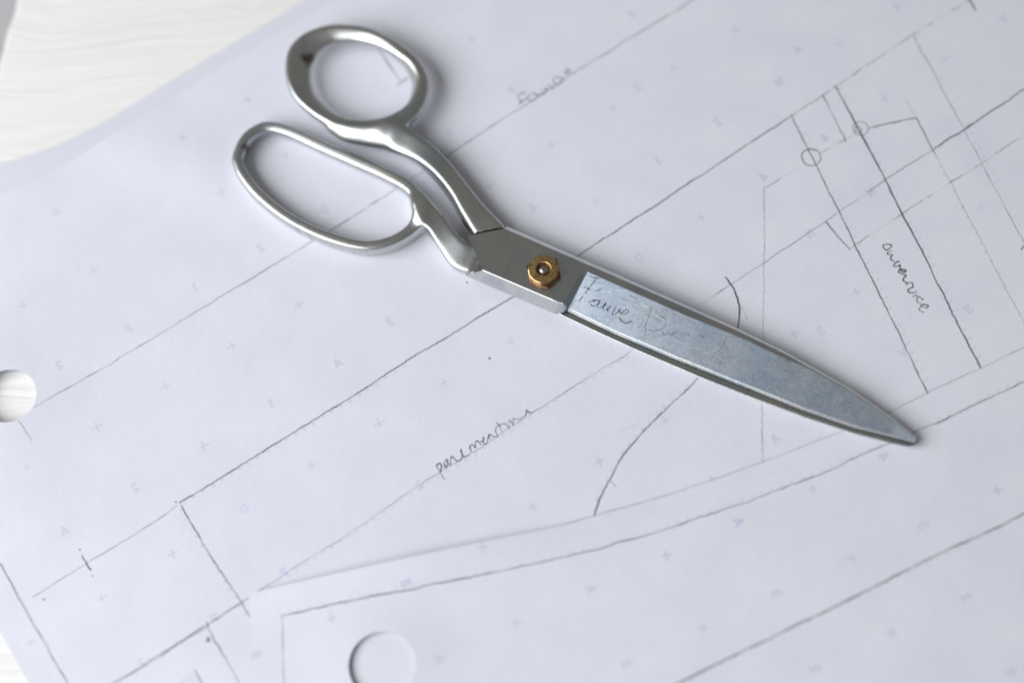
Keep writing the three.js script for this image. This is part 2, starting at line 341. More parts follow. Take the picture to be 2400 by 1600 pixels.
// ---------------------------------------------------------------- the sheets, lowest first
const px = (list) => list.map(([u, v]) => flat(u, v));
{
  // under sheet: only a strip of it shows along the upper left
  const edge = spline([[-160, 425], [0, 385], [120, 345], [250, 280], [450, 158], [700, 8], [1100, -240]], false, 6);
  tag(sheet('backing_paper', px([...edge, [1400, -240], [1000, 500], [300, 1000], [-160, 1000]]), [circle(25, 935, 9.6)],
    (x, z) => 0.25 + 0.5 * bump(x, z, 60, 400, 30, 14), plainMat), 'blank bluish white sheet showing as a narrow strip along the upper left paper edge', 'paper');
}
const hMain = (x, z) => 0.55 + 3.6 * bump(x, z, -60, 960, 24, 30) + 1.5 * bump(x, z, 470, 395, 24, 9, 0.45) + 0.35 * (fbm(x * 22, z * 22, 2) - 0.5) * smooth(-0.03, -0.12, x)
  + 0.7 * bump(x, z, 0, 455, 14, 8);
{
  const top = spline([[-160, 515], [0, 455], [110, 412], [250, 325], [450, 200], [780, 0], [1150, -230]], false, 8);
  const outline = [...px(top), [0.24, -0.17], [0.26, 0.16], ...px([[150, 1750], [65, 1600], [0, 1482], [-120, 1262]])];
  tag(sheet('pattern_paper', outline, [circle(25, 935, 9.2)], hMain, mainMat), 'large sheet of pencilled pattern paper with handwritten words lying under the scissors', 'paper');
}
{
  // small corner of another sheet at the bottom left
  tag(sheet('paper_corner', px([[400, 1612], [456, 1570], [478, 1612], [520, 1690], [340, 1700]]), [], (x, z) => hMain(x, z) + 0.25, plainMat), 'pointed corner of a blank sheet poking in at the bottom left edge', 'paper');
}
{
  const top = spline([[597, 1390], [700, 1368], [800, 1347], [950, 1315], [1089, 1285], [1317, 1235], [1393, 1212], [1600, 1152], [1789, 1084], [1835, 1067], [1982, 1010], [2090, 967], [2176, 923], [2301, 865], [2400, 817], [2700, 670]], false, 6);
  const h = (x, z) => Math.max(hMain(x, z), 0.5) + 0.22 + 2.9 * bump(x, z, 950, 1315, 36, 8, -0.2) + 1.7 * bump(x, z, 880, 1575, 15, 15) + 0.5 * bump(x, z, 1130, 1280, 20, 5, -0.2);
  const [bx] = flat(592, 1600), [rx] = [0.28];
  tag(sheet('pattern_piece', [...px(top), [rx, 0.17], [bx, 0.17], ...px([[591, 1500], [590, 1394]])], [circle(897, 1560, 10.3)], h, pieceMat), 'cut paper pattern piece with a punched hole and curved seam lines at lower right', 'paper');
}

// ---------------------------------------------------------------- scissors
const steel = (r, tint = [0.6, 0.61, 0.62], extra = {}) => new THREE.MeshStandardMaterial({ color: new THREE.Color().setRGB(...tint), metalness: 1, roughness: r, ...extra });
// scratched metal texture: colour = bare steel and thin patina, roughness = wear
function scratchTexture(W, H, n, len, base, patina, paint) {
  const c = makeCanvas(W, H), g = c.getContext('2d'), r = makeCanvas(W, H), rg = r.getContext('2d');
  const im = g.createImageData(W, H), ir = rg.createImageData(W, H);
  for (let y = 0; y < H; y++) for (let x = 0; x < W; x++) {
    const i = 4 * (y * W + x), f = fbm(x / 130, y / 130, 4), f2 = fbm(x / 22 + 50, y / 22, 3), s = noise(x / 2, y / 2), p = smooth(0.4, 0.75, f * 0.7 + f2 * 0.3) * patina, k = (s - 0.5) * 8;
    im.data[i] = base[0] + k - 34 * p; im.data[i + 1] = base[1] + k - 26 * p; im.data[i + 2] = base[2] + k - 14 * p; im.data[i + 3] = 255;
    const v = 128 + (f2 - 0.5) * 24 + (s - 0.5) * 30 + p * 8; ir.data[i] = ir.data[i + 1] = ir.data[i + 2] = v; ir.data[i + 3] = 255;
  }
  g.putImageData(im, 0, 0); rg.putImageData(ir, 0, 0);
  for (let i = 0; i < n; i++) {
    const x = rnd() * W, y = rnd() * H, a = (rnd() < 0.75 ? 0.42 + (rnd() - 0.5) * 0.7 : rnd() * 3.14), L = len * (0.2 + rnd() * rnd() * 1.6), dark = rnd() < 0.45;
    g.strokeStyle = dark ? `rgba(60,72,96,${0.1 + 0.5 * rnd() * rnd()})` : `rgba(250,252,255,${0.1 + 0.6 * rnd() * rnd()})`; g.lineWidth = 0.8 + rnd() * rnd() * 2.6;
    rg.strokeStyle = dark ? 'rgba(200,200,200,0.5)' : 'rgba(60,60,60,0.5)'; rg.lineWidth = g.lineWidth;
    const bend = (rnd() - 0.5) * L * 0.25, ex = x + Math.cos(a) * L, ey = y + Math.sin(a) * L, mx = (x + ex) / 2 - Math.sin(a) * bend, my = (y + ey) / 2 + Math.cos(a) * bend;
    for (const q of [g, rg]) { q.beginPath(); q.moveTo(x, y); q.quadraticCurveTo(mx, my, ex, ey); q.stroke(); }
  }
  if (paint) paint(g, rg);
  const out = [canvasTexture(c), canvasTexture(r, false)]; for (const t of out) t.wrapS = t.wrapT = THREE.RepeatWrapping; return out;
}
const BL = { x0: 0.012, z0: -0.032, w: 0.134, h: 0.0735 };                // the blade's rectangle on the table, metres
const bladeTex = scratchTexture(2048, 1124, 7000, 60, [200, 210, 222], 0.55, (g) => {
  const K = 2048 / BL.w, xy = ([u, v]) => { const [x, z] = flat(u, v, 7); return [(x - BL.x0) * K, (z - BL.z0) * K]; };
  const write = (ox, oy, k, strokes, a, w) => {
    for (const s of strokes) {
      const P = spline(s.map(([x, y]) => xy([ox + x * k, oy + y * k])), false, 10); let d = 0;
      for (let i = 0; i + 1 < P.length; i++) { d += Math.hypot(P[i + 1][0] - P[i][0], P[i + 1][1] - P[i][1]); if (noise(d / 9, ox) < 0.3) continue; g.strokeStyle = `rgba(52,50,48,${a * (0.6 + 0.4 * noise(d / 20, 4))})`; g.lineWidth = w; g.lineCap = 'round'; g.beginPath(); g.moveTo(...P[i]); g.lineTo(...P[i + 1]); g.stroke(); }
    }
  };
  write(1330, 620, 0.0957, [
    [[570, 345], [690, 375], [740, 385], [830, 412]], [[715, 380], [650, 470], [560, 560], [470, 670], [400, 750], [330, 825], [270, 870]], [[410, 560], [500, 605], [560, 630]], [[680, 660], [740, 655], [820, 630]],
    [[515, 905], [600, 880], [720, 870], [800, 890], [720, 875], [620, 900], [580, 950], [610, 995], [690, 995], [760, 940], [805, 890], [760, 960], [740, 1010], [780, 1045], [840, 1030], [900, 980], [955, 940], [900, 1010], [870, 1060], [900, 1105], [960, 1090], [1020, 1050], [1055, 1015], [1000, 1080], [985, 1110], [1000, 1130]],
    [[1190, 1040], [1160, 1090], [1100, 1170], [1105, 1205], [1150, 1205], [1220, 1165], [1290, 1110], [1305, 1080], [1280, 1065], [1255, 1090], [1260, 1140], [1300, 1165]],
    [[1310, 1180], [1400, 1195], [1480, 1170], [1500, 1125], [1460, 1110], [1380, 1140], [1310, 1200], [1285, 1270], [1310, 1340], [1380, 1390], [1480, 1405], [1575, 1365]],
  ], 1.0, 3.6);
  write(1300, 600, 0.1913, [[[1190, 625], [1150, 750], [1100, 870]], [[1290, 740], [1350, 770], [1365, 830], [1310, 890], [1200, 910], [1120, 880], [1110, 960]]], 0.35, 3.5);
  write(1300, 600, 0.1913, [[[1330, 915], [1320, 945], [1345, 955], [1380, 940], [1390, 920]], [[1412, 930], [1415, 955], [1445, 950]], [[1435, 972], [1462, 935], [1495, 940]]], 0.7, 2.6);
  write(1300, 600, 0.1913, [[[2110, 1000], [2050, 1110], [1990, 1170]], [[1965, 1190], [1920, 1250]], [[1950, 1260], [2010, 1290], [2040, 1320]]], 0.5, 2.4);
  for (let i = 0; i < 900; i++) {
    const x = rnd() * 2048, y = rnd() * 1124, a = rnd() < 0.7 ? 0.45 + (rnd() - 0.5) * 0.6 : rnd() * 3.14, L = 14 + 110 * rnd() * rnd(), light = rnd() < 0.62, k = (rnd() - 0.5) * L * 0.2;
    g.strokeStyle = light ? `rgba(255,255,255,${0.25 + 0.6 * rnd()})` : `rgba(48,58,82,${0.15 + 0.4 * rnd()})`; g.lineWidth = 1.2 + rnd() * rnd() * 2; g.beginPath(); g.moveTo(x, y); g.quadraticCurveTo(x + Math.cos(a) * L / 2 - Math.sin(a) * k, y + Math.sin(a) * L / 2 + Math.cos(a) * k, x + Math.cos(a) * L, y + Math.sin(a) * L); g.stroke();
  }
  for (let i = 0; i < 9000; i++) { g.fillStyle = rnd() < 0.5 ? `rgba(255,255,255,${0.3 * rnd()})` : `rgba(60,74,104,${0.3 * rnd()})`; const q = 2 + 5 * rnd(); g.fillRect(rnd() * 2048, rnd() * 1124, q, 1 + q * 0.6 * rnd()); }
  const blot = (u, v, r, a, col) => { const [x, y] = xy([u, v]); for (let i = 0; i < 90; i++) { const q = Math.sqrt(rnd()) * r * 1.7, t = rnd() * 6.283; g.fillStyle = `rgba(${col},${a * (0.3 + 0.9 * rnd())})`; g.beginPath(); g.ellipse(x + Math.cos(t) * q, y + Math.sin(t) * q * 0.8, r * (0.06 + 0.3 * rnd() * rnd()), r * (0.05 + 0.12 * rnd()), rnd() * 3, 0, 7); g.fill(); } };
  blot(1393, 742, 26, 0.1, '120,116,128'); blot(1785, 885, 34, 0.12, '70,85,115'); blot(1932, 905, 40, 0.1, '70,85,110'); blot(2001, 945, 36, 0.1, '70,85,110'); blot(1910, 935, 26, 0.12, '70,85,110'); blot(1834, 843, 24, 0.1, '80,90,120');
});
const bodyTex = scratchTexture(1024, 1024, 700, 40, [204, 205, 202], 0.5);
const faceMat = steel(0.9, [1, 1, 1], { map: bladeTex[0], roughnessMap: bladeTex[1] });
const bodyMat = steel(0.5, [1, 1, 1], { map: bodyTex[0], roughnessMap: bodyTex[1] });
const handleMat = steel(0.62, [1, 1, 1], { map: bodyTex[0], roughnessMap: bodyTex[1], vertexColors: true });

const scissors = new THREE.Group(); scissors.name = 'scissors'; scene.add(scissors);
tag(scissors, 'worn steel tailor scissors with brass pivot nut and engraved name lying closed', 'scissors');

// --- blades, built from cross sections along the blade's axis
const toL = (u, v, h) => at(u, v, h);
const A0 = at(1182, 535, 9), A1 = at(2148, 1030, 5), AX = new THREE.Vector3(A1.x - A0.x, 0, A1.z - A0.z).normalize(), PX = new THREE.Vector3(-AX.z, 0, AX.x);   // PX points to the cutting edge side
const sw = (p) => [(p.x - A0.x) * AX.x + (p.z - A0.z) * AX.z, (p.x - A0.x) * PX.x + (p.z - A0.z) * PX.z];
const fromSW = (s, w, h) => new THREE.Vector3(A0.x + AX.x * s + PX.x * w, h * MM, A0.z + AX.z * s + PX.z * w);
const track = (list, h) => { const q = list.map(([u, v, hh]) => sw(toL(u, v, hh ?? h))).sort((a, b) => a[0] - b[0]); return (s) => { if (s <= q[0][0]) return q[0][1]; for (let i = 0; i + 1 < q.length; i++) if (s <= q[i + 1][0]) return lerp(q[i][1], q[i + 1][1], (s - q[i][0]) / (q[i + 1][0] - q[i][0])); return q[q.length - 1][1]; }; };
const sOf = (u, v, h) => sw(toL(u, v, h))[0];
const sR = sOf(1353, 680, 8), sT = sOf(2148, 1029, 5.6);
const topY = (s) => s < sR ? 9 : lerp(9, 5.5, Math.pow((s - sR) / (sT - sR), 1.15));
const lineTop = track([[1182, 535, 9], [1371, 617, 9], [1550, 695, 8.6], [1650, 739, 8.2], [1720, 770, 8], [1837, 826, 7.4], [1896, 859, 7], [2001, 918, 6.5], [2095, 983, 6], [2148, 1026, 5.7]], 9);
const lineFace = track([[1371, 634, 9], [1463, 675, 8.8], [1530, 704, 8.6], [1616, 742, 8.3], [1663, 761, 8.1], [1739, 791, 7.9], [1837, 838, 7.4], [1896, 863, 7], [2001, 921, 6.5], [2095, 985, 6], [2148, 1027, 5.7]], 8);
const lineEdge = track([[1336, 724, 5.3], [1442, 775, 5.3], [1587, 836, 5.3], [1650, 861, 5.3], [1767, 908, 5.3], [1884, 955, 5.3], [2001, 995, 5.3], [2118, 1024, 5.3], [2148, 1031, 5.3]], 5.3);
const bodyLow = track([[1131, 632, 9], [1312, 709, 9]], 9);
{
  const S = [];                                                        // each section: wall foot, chamfer foot, top outer, face start, edge, edge bevel, side foot
  const V = (u, v, h) => toL(u, v, h);
  const outer = (p, k = 1) => p.clone().addScaledVector(PX, -1.6 * MM * k).setY(p.y - 1.5 * MM * k);
  const foot = (p) => p.clone().addScaledVector(PX, 0.25 * MM).setY(4.2 * MM);
  const bevel = (p) => p.clone().addScaledVector(PX, 0.2 * MM).setY(p.y - 0.1 * MM);
  const push = (t, f, e, sideOut, sideY, k = 1) => { const o = outer(t, k), b = bevel(e); S.push([foot(o), o, t, f, e, b, b.clone().addScaledVector(PX, sideOut * MM).setY(sideY * MM)]); };
  push(V(1182, 535.5, 9), V(1095, 552.5, 9), V(1131, 632, 9), 3.2, 4.2); S[0][6] = V(1090, 645, 4.2);
  const s0 = sOf(1215, 560, 9);
  for (let s = s0; s < sR - 3.2 * MM; s += 4 * MM) push(fromSW(s, lineTop(s), 9), fromSW(s, lerp(lineTop(s), bodyLow(s), 0.15), 9), fromSW(s, bodyLow(s), 9), 2.3, 4.2);
  for (const s of [sR - 3.1 * MM]) push(fromSW(s, lineTop(s), 9), fromSW(s, lineFace(sR), 9), fromSW(s, bodyLow(s), 9), 2.3, 4.2);
  const wR = lineEdge(sR);
  for (const [ds, k] of [[-1.5, 0.06], [-0.9, 0.35], [-0.35, 0.8], [0, 1]]) {  // the step down into the ground face
    const s = sR + ds * MM, f = fromSW(s, lineFace(sR), 9), e = fromSW(s, lerp(bodyLow(sR - 3.1 * MM), wR, 0.5 + 0.5 * k), lerp(9, 5.3, k));
    push(fromSW(s, lineTop(s), 9), f, e, lerp(1.6, 0.45, k), 4.2);
  }
  const nb = S.length - 1;
  for (let i = 1; i <= 44; i++) {
    const t = i / 44, s = lerp(sR, sT, 1 - Math.pow(1 - t, 1.25)), y = topY(s), ey = Math.max(5.3, y - 0.3 * (lineEdge(s) - lineFace(s)) / MM);
    push(fromSW(s, lineTop(s), y), fromSW(s, Math.max(lineFace(s), lineTop(s) + 0.05 * MM), y - 0.02), fromSW(s, Math.max(lineEdge(s), lineTop(s) + 0.15 * MM), ey), 0.45, 4.2, Math.max(0.3, (y - 4.2) / 4.8));
  }
  const main = [], face = [];
  const quad = (arr, a, b, c, d) => { for (const q of [a, b, c, a, c, d]) arr.push(q.x, q.y, q.z); };
  for (let i = 0; i + 1 < S.length; i++) for (let k = 0; k < 6; k++) quad(k === 3 && i >= nb ? face : main, S[i][k], S[i][k + 1], S[i + 1][k + 1], S[i + 1][k]);
  for (let i = 0; i + 1 < S.length; i++) quad(main, S[i][6], S[i][0], S[i + 1][0], S[i + 1][6]);       // flat underside
  for (const [i, f] of [[0, false], [S.length - 1, true]]) for (let k = 1; k < 6; k++) { const q = [S[i][0], S[i][k], S[i][k + 1]]; if (f) q.reverse(); for (const p of q.reverse()) main.push(p.x, p.y, p.z); }
  const build = (arr, crease, uvf) => {
    let g = new THREE.BufferGeometry(); g.setAttribute('position', new THREE.Float32BufferAttribute(arr, 3));
    const uv = []; for (let i = 0; i < arr.length; i += 3) uv.push(...uvf(arr[i], arr[i + 2])); g.setAttribute('uv', new THREE.Float32BufferAttribute(uv, 2));
    return toCreasedNormals(g, crease);
  };
  const ub = put('upper_blade', build(main, 0.3, (x, z) => [x / 0.07, z / 0.07]), bodyMat, scissors);
  put('ground_face', build(face, 0.3, (x, z) => [(x - BL.x0) / BL.w, 1 - (z - BL.z0) / BL.h]), faceMat, ub).userData.label = 'bright scratched blade face engraved with a handwritten name';
}
{
  const out = [[1100, 585, 3.6], [1160, 655, 3.6], [1260, 703, 3.6], [1319, 740, 3.6], [1405, 781, 3.6], [1482, 816, 3.6], [1635, 882, 3.6], [1767, 934, 3.6], [1884, 977, 3.6], [2001, 1015, 3.6], [2090, 1038, 3.6], [2128, 1046, 3.6], [2142, 1045, 3.6], [2148, 1038, 3.6], [2120, 1010, 3.6], [2092, 992, 3.6], [2001, 932, 3.6], [1896, 876, 3.6], [1720, 790, 3.6], [1550, 722, 3.6], [1371, 640, 3.6], [1190, 556, 3.6], [1120, 548, 3.6]];
  const shape = new THREE.Shape(out.map(([u, v, h]) => { const p = at(u, v, h); return new THREE.Vector2(p.x, -p.z); }));
  const g = new THREE.ExtrudeGeometry(shape, { depth: 2.5 * MM, bevelEnabled: true, bevelThickness: 0.2 * MM, bevelSize: 0.12 * MM, bevelOffset: -0.12 * MM, bevelSegments: 2 });
  g.rotateX(-Math.PI / 2); g.translate(0, 0.95 * MM, 0);
  const p = g.getAttribute('position'), uv = g.getAttribute('uv'); for (let i = 0; i < p.count; i++) if (p.getY(i) < 2 * MM) p.setXYZ(i, p.getX(i) - PX.x * 1.3 * MM, p.getY(i), p.getZ(i) - PX.z * 1.3 * MM);
  g.computeVertexNormals(); for (let i = 0; i < p.count; i++) uv.setXY(i, p.getX(i) / 0.07, p.getZ(i) / 0.07);
  put('lower_blade', g, bodyMat, scissors);
}

// --- handles: smooth solids around traced centre lines
function sweep(nodes, closed, n, e = 2.3) {                                     // nodes: u, v, level (mm), half width, half height, tilt of the section towards the inside
  const S = spline(nodes.map(([u, v, h, a, b, t]) => { const p = at(u, v, h); return [p.x / MM, h, p.z / MM, a, b, t]; }), closed, n);
  const m = closed ? S.length : S.length - 1, seg = [], tan = (i) => { const q = (k) => closed ? S[(k + S.length) % S.length] : S[Math.min(S.length - 1, Math.max(0, k))], a = q(i - 1), b = q(i + 1), l = Math.hypot(b[0] - a[0], b[2] - a[2]); return [(b[0] - a[0]) / l, (b[2] - a[2]) / l]; };
  for (let i = 0; i < m; i++) { const a = S[i], b = S[(i + 1) % S.length], d = [b[0] - a[0], b[1] - a[1], b[2] - a[2]]; seg.push({ a, b, d, l2: d[0] * d[0] + d[1] * d[1] + d[2] * d[2], ta: tan(i), tb: tan(i + 1), end: !closed && (i === 0 ? 0 : i === m - 1 ? 1 : -1) }); }
  return (x, y, z) => {
    let best = 1e9, bs = null, bt = 0;
    for (const s of seg) {
      const ex = x - s.a[0], ey = y - s.a[1], ez = z - s.a[2]; let t = (ex * s.d[0] + ey * s.d[1] + ez * s.d[2]) / s.l2; t = t < 0 ? 0 : t > 1 ? 1 : t;
      const qx = ex - s.d[0] * t, qy = ey - s.d[1] * t, qz = ez - s.d[2] * t, q = qx * qx + qy * qy + qz * qz;
      if (q < best) { best = q; bs = s; bt = t; }
    }
    const s = bs, t0 = lerp(s.ta[0], s.tb[0], bt), t1 = lerp(s.ta[1], s.tb[1], bt), L = Math.hypot(t0, t1) || 1e-6, tx = t0 / L, tz = t1 / L, f = (i) => s.a[i] + (s.b[i] - s.a[i]) * bt;
    const dx = x - f(0), dy = y - f(1), dz = z - f(2), inward = dx * -tz + dz * tx, along = s.end === bt ? (dx * s.d[0] + dz * s.d[2]) / Math.hypot(s.d[0], s.d[2]) : 0;
    const hw = f(3), hh = f(4), c = Math.cos(f(5)), sn = Math.sin(f(5)), a = inward * c - dy * sn, b = dy * c + inward * sn;
    const A = Math.abs(a / hw), B = Math.abs(b / hh), E = Math.abs(along / hw), k = Math.hypot(Math.pow(A ** e + B ** e, 1 / e), E);
    return (k - 1) * Math.min(hw, hh) * (k > 1 ? 1.15 : 1);
  };
}
const smin = (a, b, k) => { const h = Math.max(k - Math.abs(a - b), 0) / k; return Math.min(a, b) - h * h * h * k / 6; };
function solid(f, lo, hi, cell, colour) {                              // surface nets, then every vertex drawn onto the exact surface
  const n = [0, 1, 2].map((i) => Math.ceil((hi[i] - lo[i]) / cell) + 1), val = new Float32Array(n[0] * n[1] * n[2]), id = (i, j, k) => i + n[0] * (j + n[1] * k);
  for (let k = 0; k < n[2]; k++) for (let j = 0; j < n[1]; j++) for (let i = 0; i < n[0]; i++) val[id(i, j, k)] = f(lo[0] + i * cell, lo[1] + j * cell, lo[2] + k * cell);
  const vert = new Int32Array(val.length).fill(-1), P = [], idx = [];
  const C = [[0, 0, 0], [1, 0, 0], [0, 1, 0], [1, 1, 0], [0, 0, 1], [1, 0, 1], [0, 1, 1], [1, 1, 1]], E = [[0, 1], [2, 3], [4, 5], [6, 7], [0, 2], [1, 3], [4, 6], [5, 7], [0, 4], [1, 5], [2, 6], [3, 7]];
  for (let k = 0; k + 1 < n[2]; k++) for (let j = 0; j + 1 < n[1]; j++) for (let i = 0; i + 1 < n[0]; i++) {
    const v = C.map((c) => val[id(i + c[0], j + c[1], k + c[2])]); let m = 0; for (const q of v) m += q < 0; if (m === 0 || m === 8) continue;
    let s = [0, 0, 0], w = 0; for (const [a, b] of E) if ((v[a] < 0) !== (v[b] < 0)) { const t = v[a] / (v[a] - v[b]); for (let d = 0; d < 3; d++) s[d] += C[a][d] + (C[b][d] - C[a][d]) * t; w++; }
    vert[id(i, j, k)] = P.length / 3; P.push(lo[0] + (i + s[0] / w) * cell, lo[1] + (j + s[1] / w) * cell, lo[2] + (k + s[2] / w) * cell);
  }
  for (let k = 1; k + 1 < n[2]; k++) for (let j = 1; j + 1 < n[1]; j++) for (let i = 1; i + 1 < n[0]; i++) {
    const v0 = val[id(i, j, k)] < 0;
    for (const [ax, b, c] of [[0, 1, 2], [1, 2, 0], [2, 0, 1]]) {
      const q = [i, j, k]; q[ax]++; if ((val[id(...q)] < 0) === v0) continue;
      const o = (db, dc) => { const r = [i, j, k]; r[b] -= db; r[c] -= dc; return vert[id(...r)]; };
      const a0 = o(1, 1), a1 = o(0, 1), a2 = o(0, 0), a3 = o(1, 0); if (Math.min(a0, a1, a2, a3) < 0) continue;
      if (v0) idx.push(a0, a1, a2, a0, a2, a3); else idx.push(a0, a2, a1, a0, a3, a2);
    }
  }
  const N = new Float32Array(P.length), col = [], uv = [], e = 0.03;
  for (let i = 0; i < P.length; i += 3) {
    let x = P[i], y = P[i + 1], z = P[i + 2], g;
    for (let it = 0; it < 3; it++) { const d = f(x, y, z); g = [f(x + e, y, z) - f(x - e, y, z), f(x, y + e, z) - f(x, y - e, z), f(x, y, z + e) - f(x, y, z - e)].map((q) => q / (2 * e)); const l2 = g[0] ** 2 + g[1] ** 2 + g[2] ** 2 || 1; const k = Math.max(-0.4, Math.min(0.4, d / Math.sqrt(l2))) / Math.sqrt(l2); x -= g[0] * k; y -= g[1] * k; z -= g[2] * k; }
    const eb = 0.22; g = [f(x + eb, y, z) - f(x - eb, y, z), f(x, y + eb, z) - f(x, y - eb, z), f(x, y, z + eb) - f(x, y, z - eb)];
    const l = Math.hypot(...g) || 1; N[i] = g[0] / l; N[i + 1] = g[1] / l; N[i + 2] = g[2] / l;
    P[i] = x; P[i + 1] = y; P[i + 2] = z; col.push(...colour(x, y, z)); uv.push(x / 70, z / 70);
  }
  const geo = new THREE.BufferGeometry();
  geo.setAttribute('position', new THREE.Float32BufferAttribute(P.map((q) => q * MM), 3)); geo.setAttribute('normal', new THREE.BufferAttribute(N, 3));
  geo.setAttribute('color', new THREE.Float32BufferAttribute(col, 3)); geo.setAttribute('uv', new THREE.Float32BufferAttribute(uv, 2)); geo.setIndex(idx);
  return geo;
}
const mmAt = (u, v, h) => { const p = at(u, v, h); return [p.x / MM, p.y / MM, p.z / MM]; };
const stain = (x, y, z, c, r, sharp) => { const d = Math.hypot(x - c[0], (y - c[1]) * 0.6, z - c[2]) / r; return smooth(0.55, 0.55 + sharp, 1 - d * 0.6 + (fbm(x * 0.8, z * 0.8 + y * 0.5, 3) - 0.5) * 0.5); };
// finger bow: the long oval, one with the upper blade
{
  const w = 2.0, h = 3.4, y = 4.3;
  const loop = sweep([[560, 372, y, w, h, 0], [576, 333, y, w, h, 0.1], [604, 309, y, w, h, 0.2], [634, 301, y, w, h, 0.25], [680, 312, y, w, h, 0.25], [756, 346, y, w + 0.1, h, 0.25], [833, 379, y, w + 0.2, h, 0.25], [908, 413, y, w + 0.2, h, 0.2], [964, 447, y, 2.3, h, 0.1], [986, 490, y, 2.4, h, 0.05], [972, 534, y, 2.2, h, -0.05], [934, 564, y, 2.0, h, -0.06], [883, 580, y, 2.0, h, -0.08], [832, 578, y, 2.0, h, -0.08], [756, 555, y, 2.0, h, -0.08], [680, 517, y, 2.0, h, -0.08], [617, 469, y, 2.0, h, -0.06], [579, 426, y, w, h, -0.05], [562, 394, y, w, h, 0]], true, 7, 3.4);
  const neck = sweep([[990, 484, 4.3, 2.2, 3.2, 0], [1008, 508, 4.5, 3.2, 3.4, 0], [1031, 539, 4.8, 3.7, 3.6, 0.05], [1058, 574, 5.0, 4.0, 3.3, 0.2], [1081, 600, 5.0, 4.7, 3.2, 0.22], [1104, 610, 5.0, 4.8, 3.0, 0.2]], false, 6, 6);
  const f = (X, Y, Z) => smin(loop(X, Y, Z), neck(X, Y, Z), 7);
  const a = mmAt(530, 270, 4), b = mmAt(1160, 660, 4), c = mmAt(530, 660, 4);
  const s1 = mmAt(580, 348, 6);
  put('finger_bow', solid(f, [Math.min(a[0], c[0]) - 1, 0.2, a[2] - 1], [b[0] + 1, 10.5, b[2] + 1], 0.6, (X, Y, Z) => { const r = stain(X, Y, Z, s1, 3, 0.25); return [lerp(1, 0.3, r), lerp(1, 0.28, r), lerp(1, 0.25, r)]; }), handleMat, scissors);
}
// thumb bow: the round ring and its shank, one with the lower blade
{
  const y = 7.2;
  const loop = sweep([[699, 172, y, 4.8, 1.8, 0.6], [704, 133, y, 4.8, 1.8, 0.6], [727, 105, y, 4.4, 2.0, 0.58], [762, 86, y, 3.7, 2.4, 0.55], [799, 80, y, 3.4, 2.5, 0.55], [856, 84, y, 3.0, 2.6, 0.5], [905, 103, y, 2.6, 2.8, 0.35], [944, 130, y, 2.5, 2.9, 0.0], [970, 157, y, 2.5, 3.1, -0.4], [986, 192, y, 2.7, 3.1, -0.6], [982, 228, y, 2.9, 3.1, -0.6], [960, 266, y, 3.0, 3.1, -0.4], [912, 294, y, 3.0, 3.1, 0], [862, 301, y, 2.8, 2.8, 0.3], [812, 295, y, 3.0, 2.4, 0.5], [764, 273, y, 3.5, 2.0, 0.6], [722, 236, y, 4.2, 1.8, 0.62], [704, 204, y, 4.6, 1.8, 0.6]], true, 7, 2.6);
  const shank = sweep([[905, 306, 6.6, 2.4, 2.8, 0.3], [945, 331, 6.1, 4.3, 3.4, 0.3], [992, 360, 5.6, 4.0, 3.5, 0.12], [1032, 398, 5.2, 3.6, 3.6, -0.08], [1072, 448, 5.0, 3.5, 3.7, -0.14], [1108, 500, 5.0, 4.2, 3.8, -0.1], [1150, 552, 5.0, 5.2, 3.8, 0]], false, 6, 4.6);
  const web = sweep([[782, 302, 6.0, 1.4, 1.8, 0.4], [812, 315, 6.1, 2.4, 2.2, 0.5], [860, 321, 6.2, 3.1, 2.6, 0.5], [920, 326, 6.2, 4, 3, 0.4]], false, 5);
  const c0 = mmAt(1104, 548, 8.6), c1 = mmAt(1180, 533.5, 8.6), nx = -(c1[2] - c0[2]), nz = c1[0] - c0[0], nl = Math.hypot(nx, nz);
  const cut = (X, Z) => ((X - c0[0]) * nx + (Z - c0[2]) * nz) / nl + 0.15;
  const f = (X, Y, Z) => Math.max(smin(smin(loop(X, Y, Z), shank(X, Y, Z), 5), web(X, Y, Z), 5), cut(X, Z));
  const a = mmAt(650, 45, 7), b = mmAt(1210, 570, 7), s1 = mmAt(724, 140, 7), s2 = mmAt(1092, 532, 4.5);
  put('thumb_bow', solid(f, [a[0] - 2, 0.4, a[2] - 1], [b[0] + 1, 13, b[2] + 1], 0.6, (X, Y, Z) => {
    const r = stain(X, Y, Z, s1, 4.6, 0.3), q = stain(X, Y, Z, s2, 4.2, 0.15) * (Y < 7.2 ? 1 : 0);
    return [lerp(lerp(1, 0.28, r), 0.16, q), lerp(lerp(1, 0.25, r), 0.07, q), lerp(lerp(1, 0.22, r), 0.04, q)];
  }), handleMat, scissors);
}
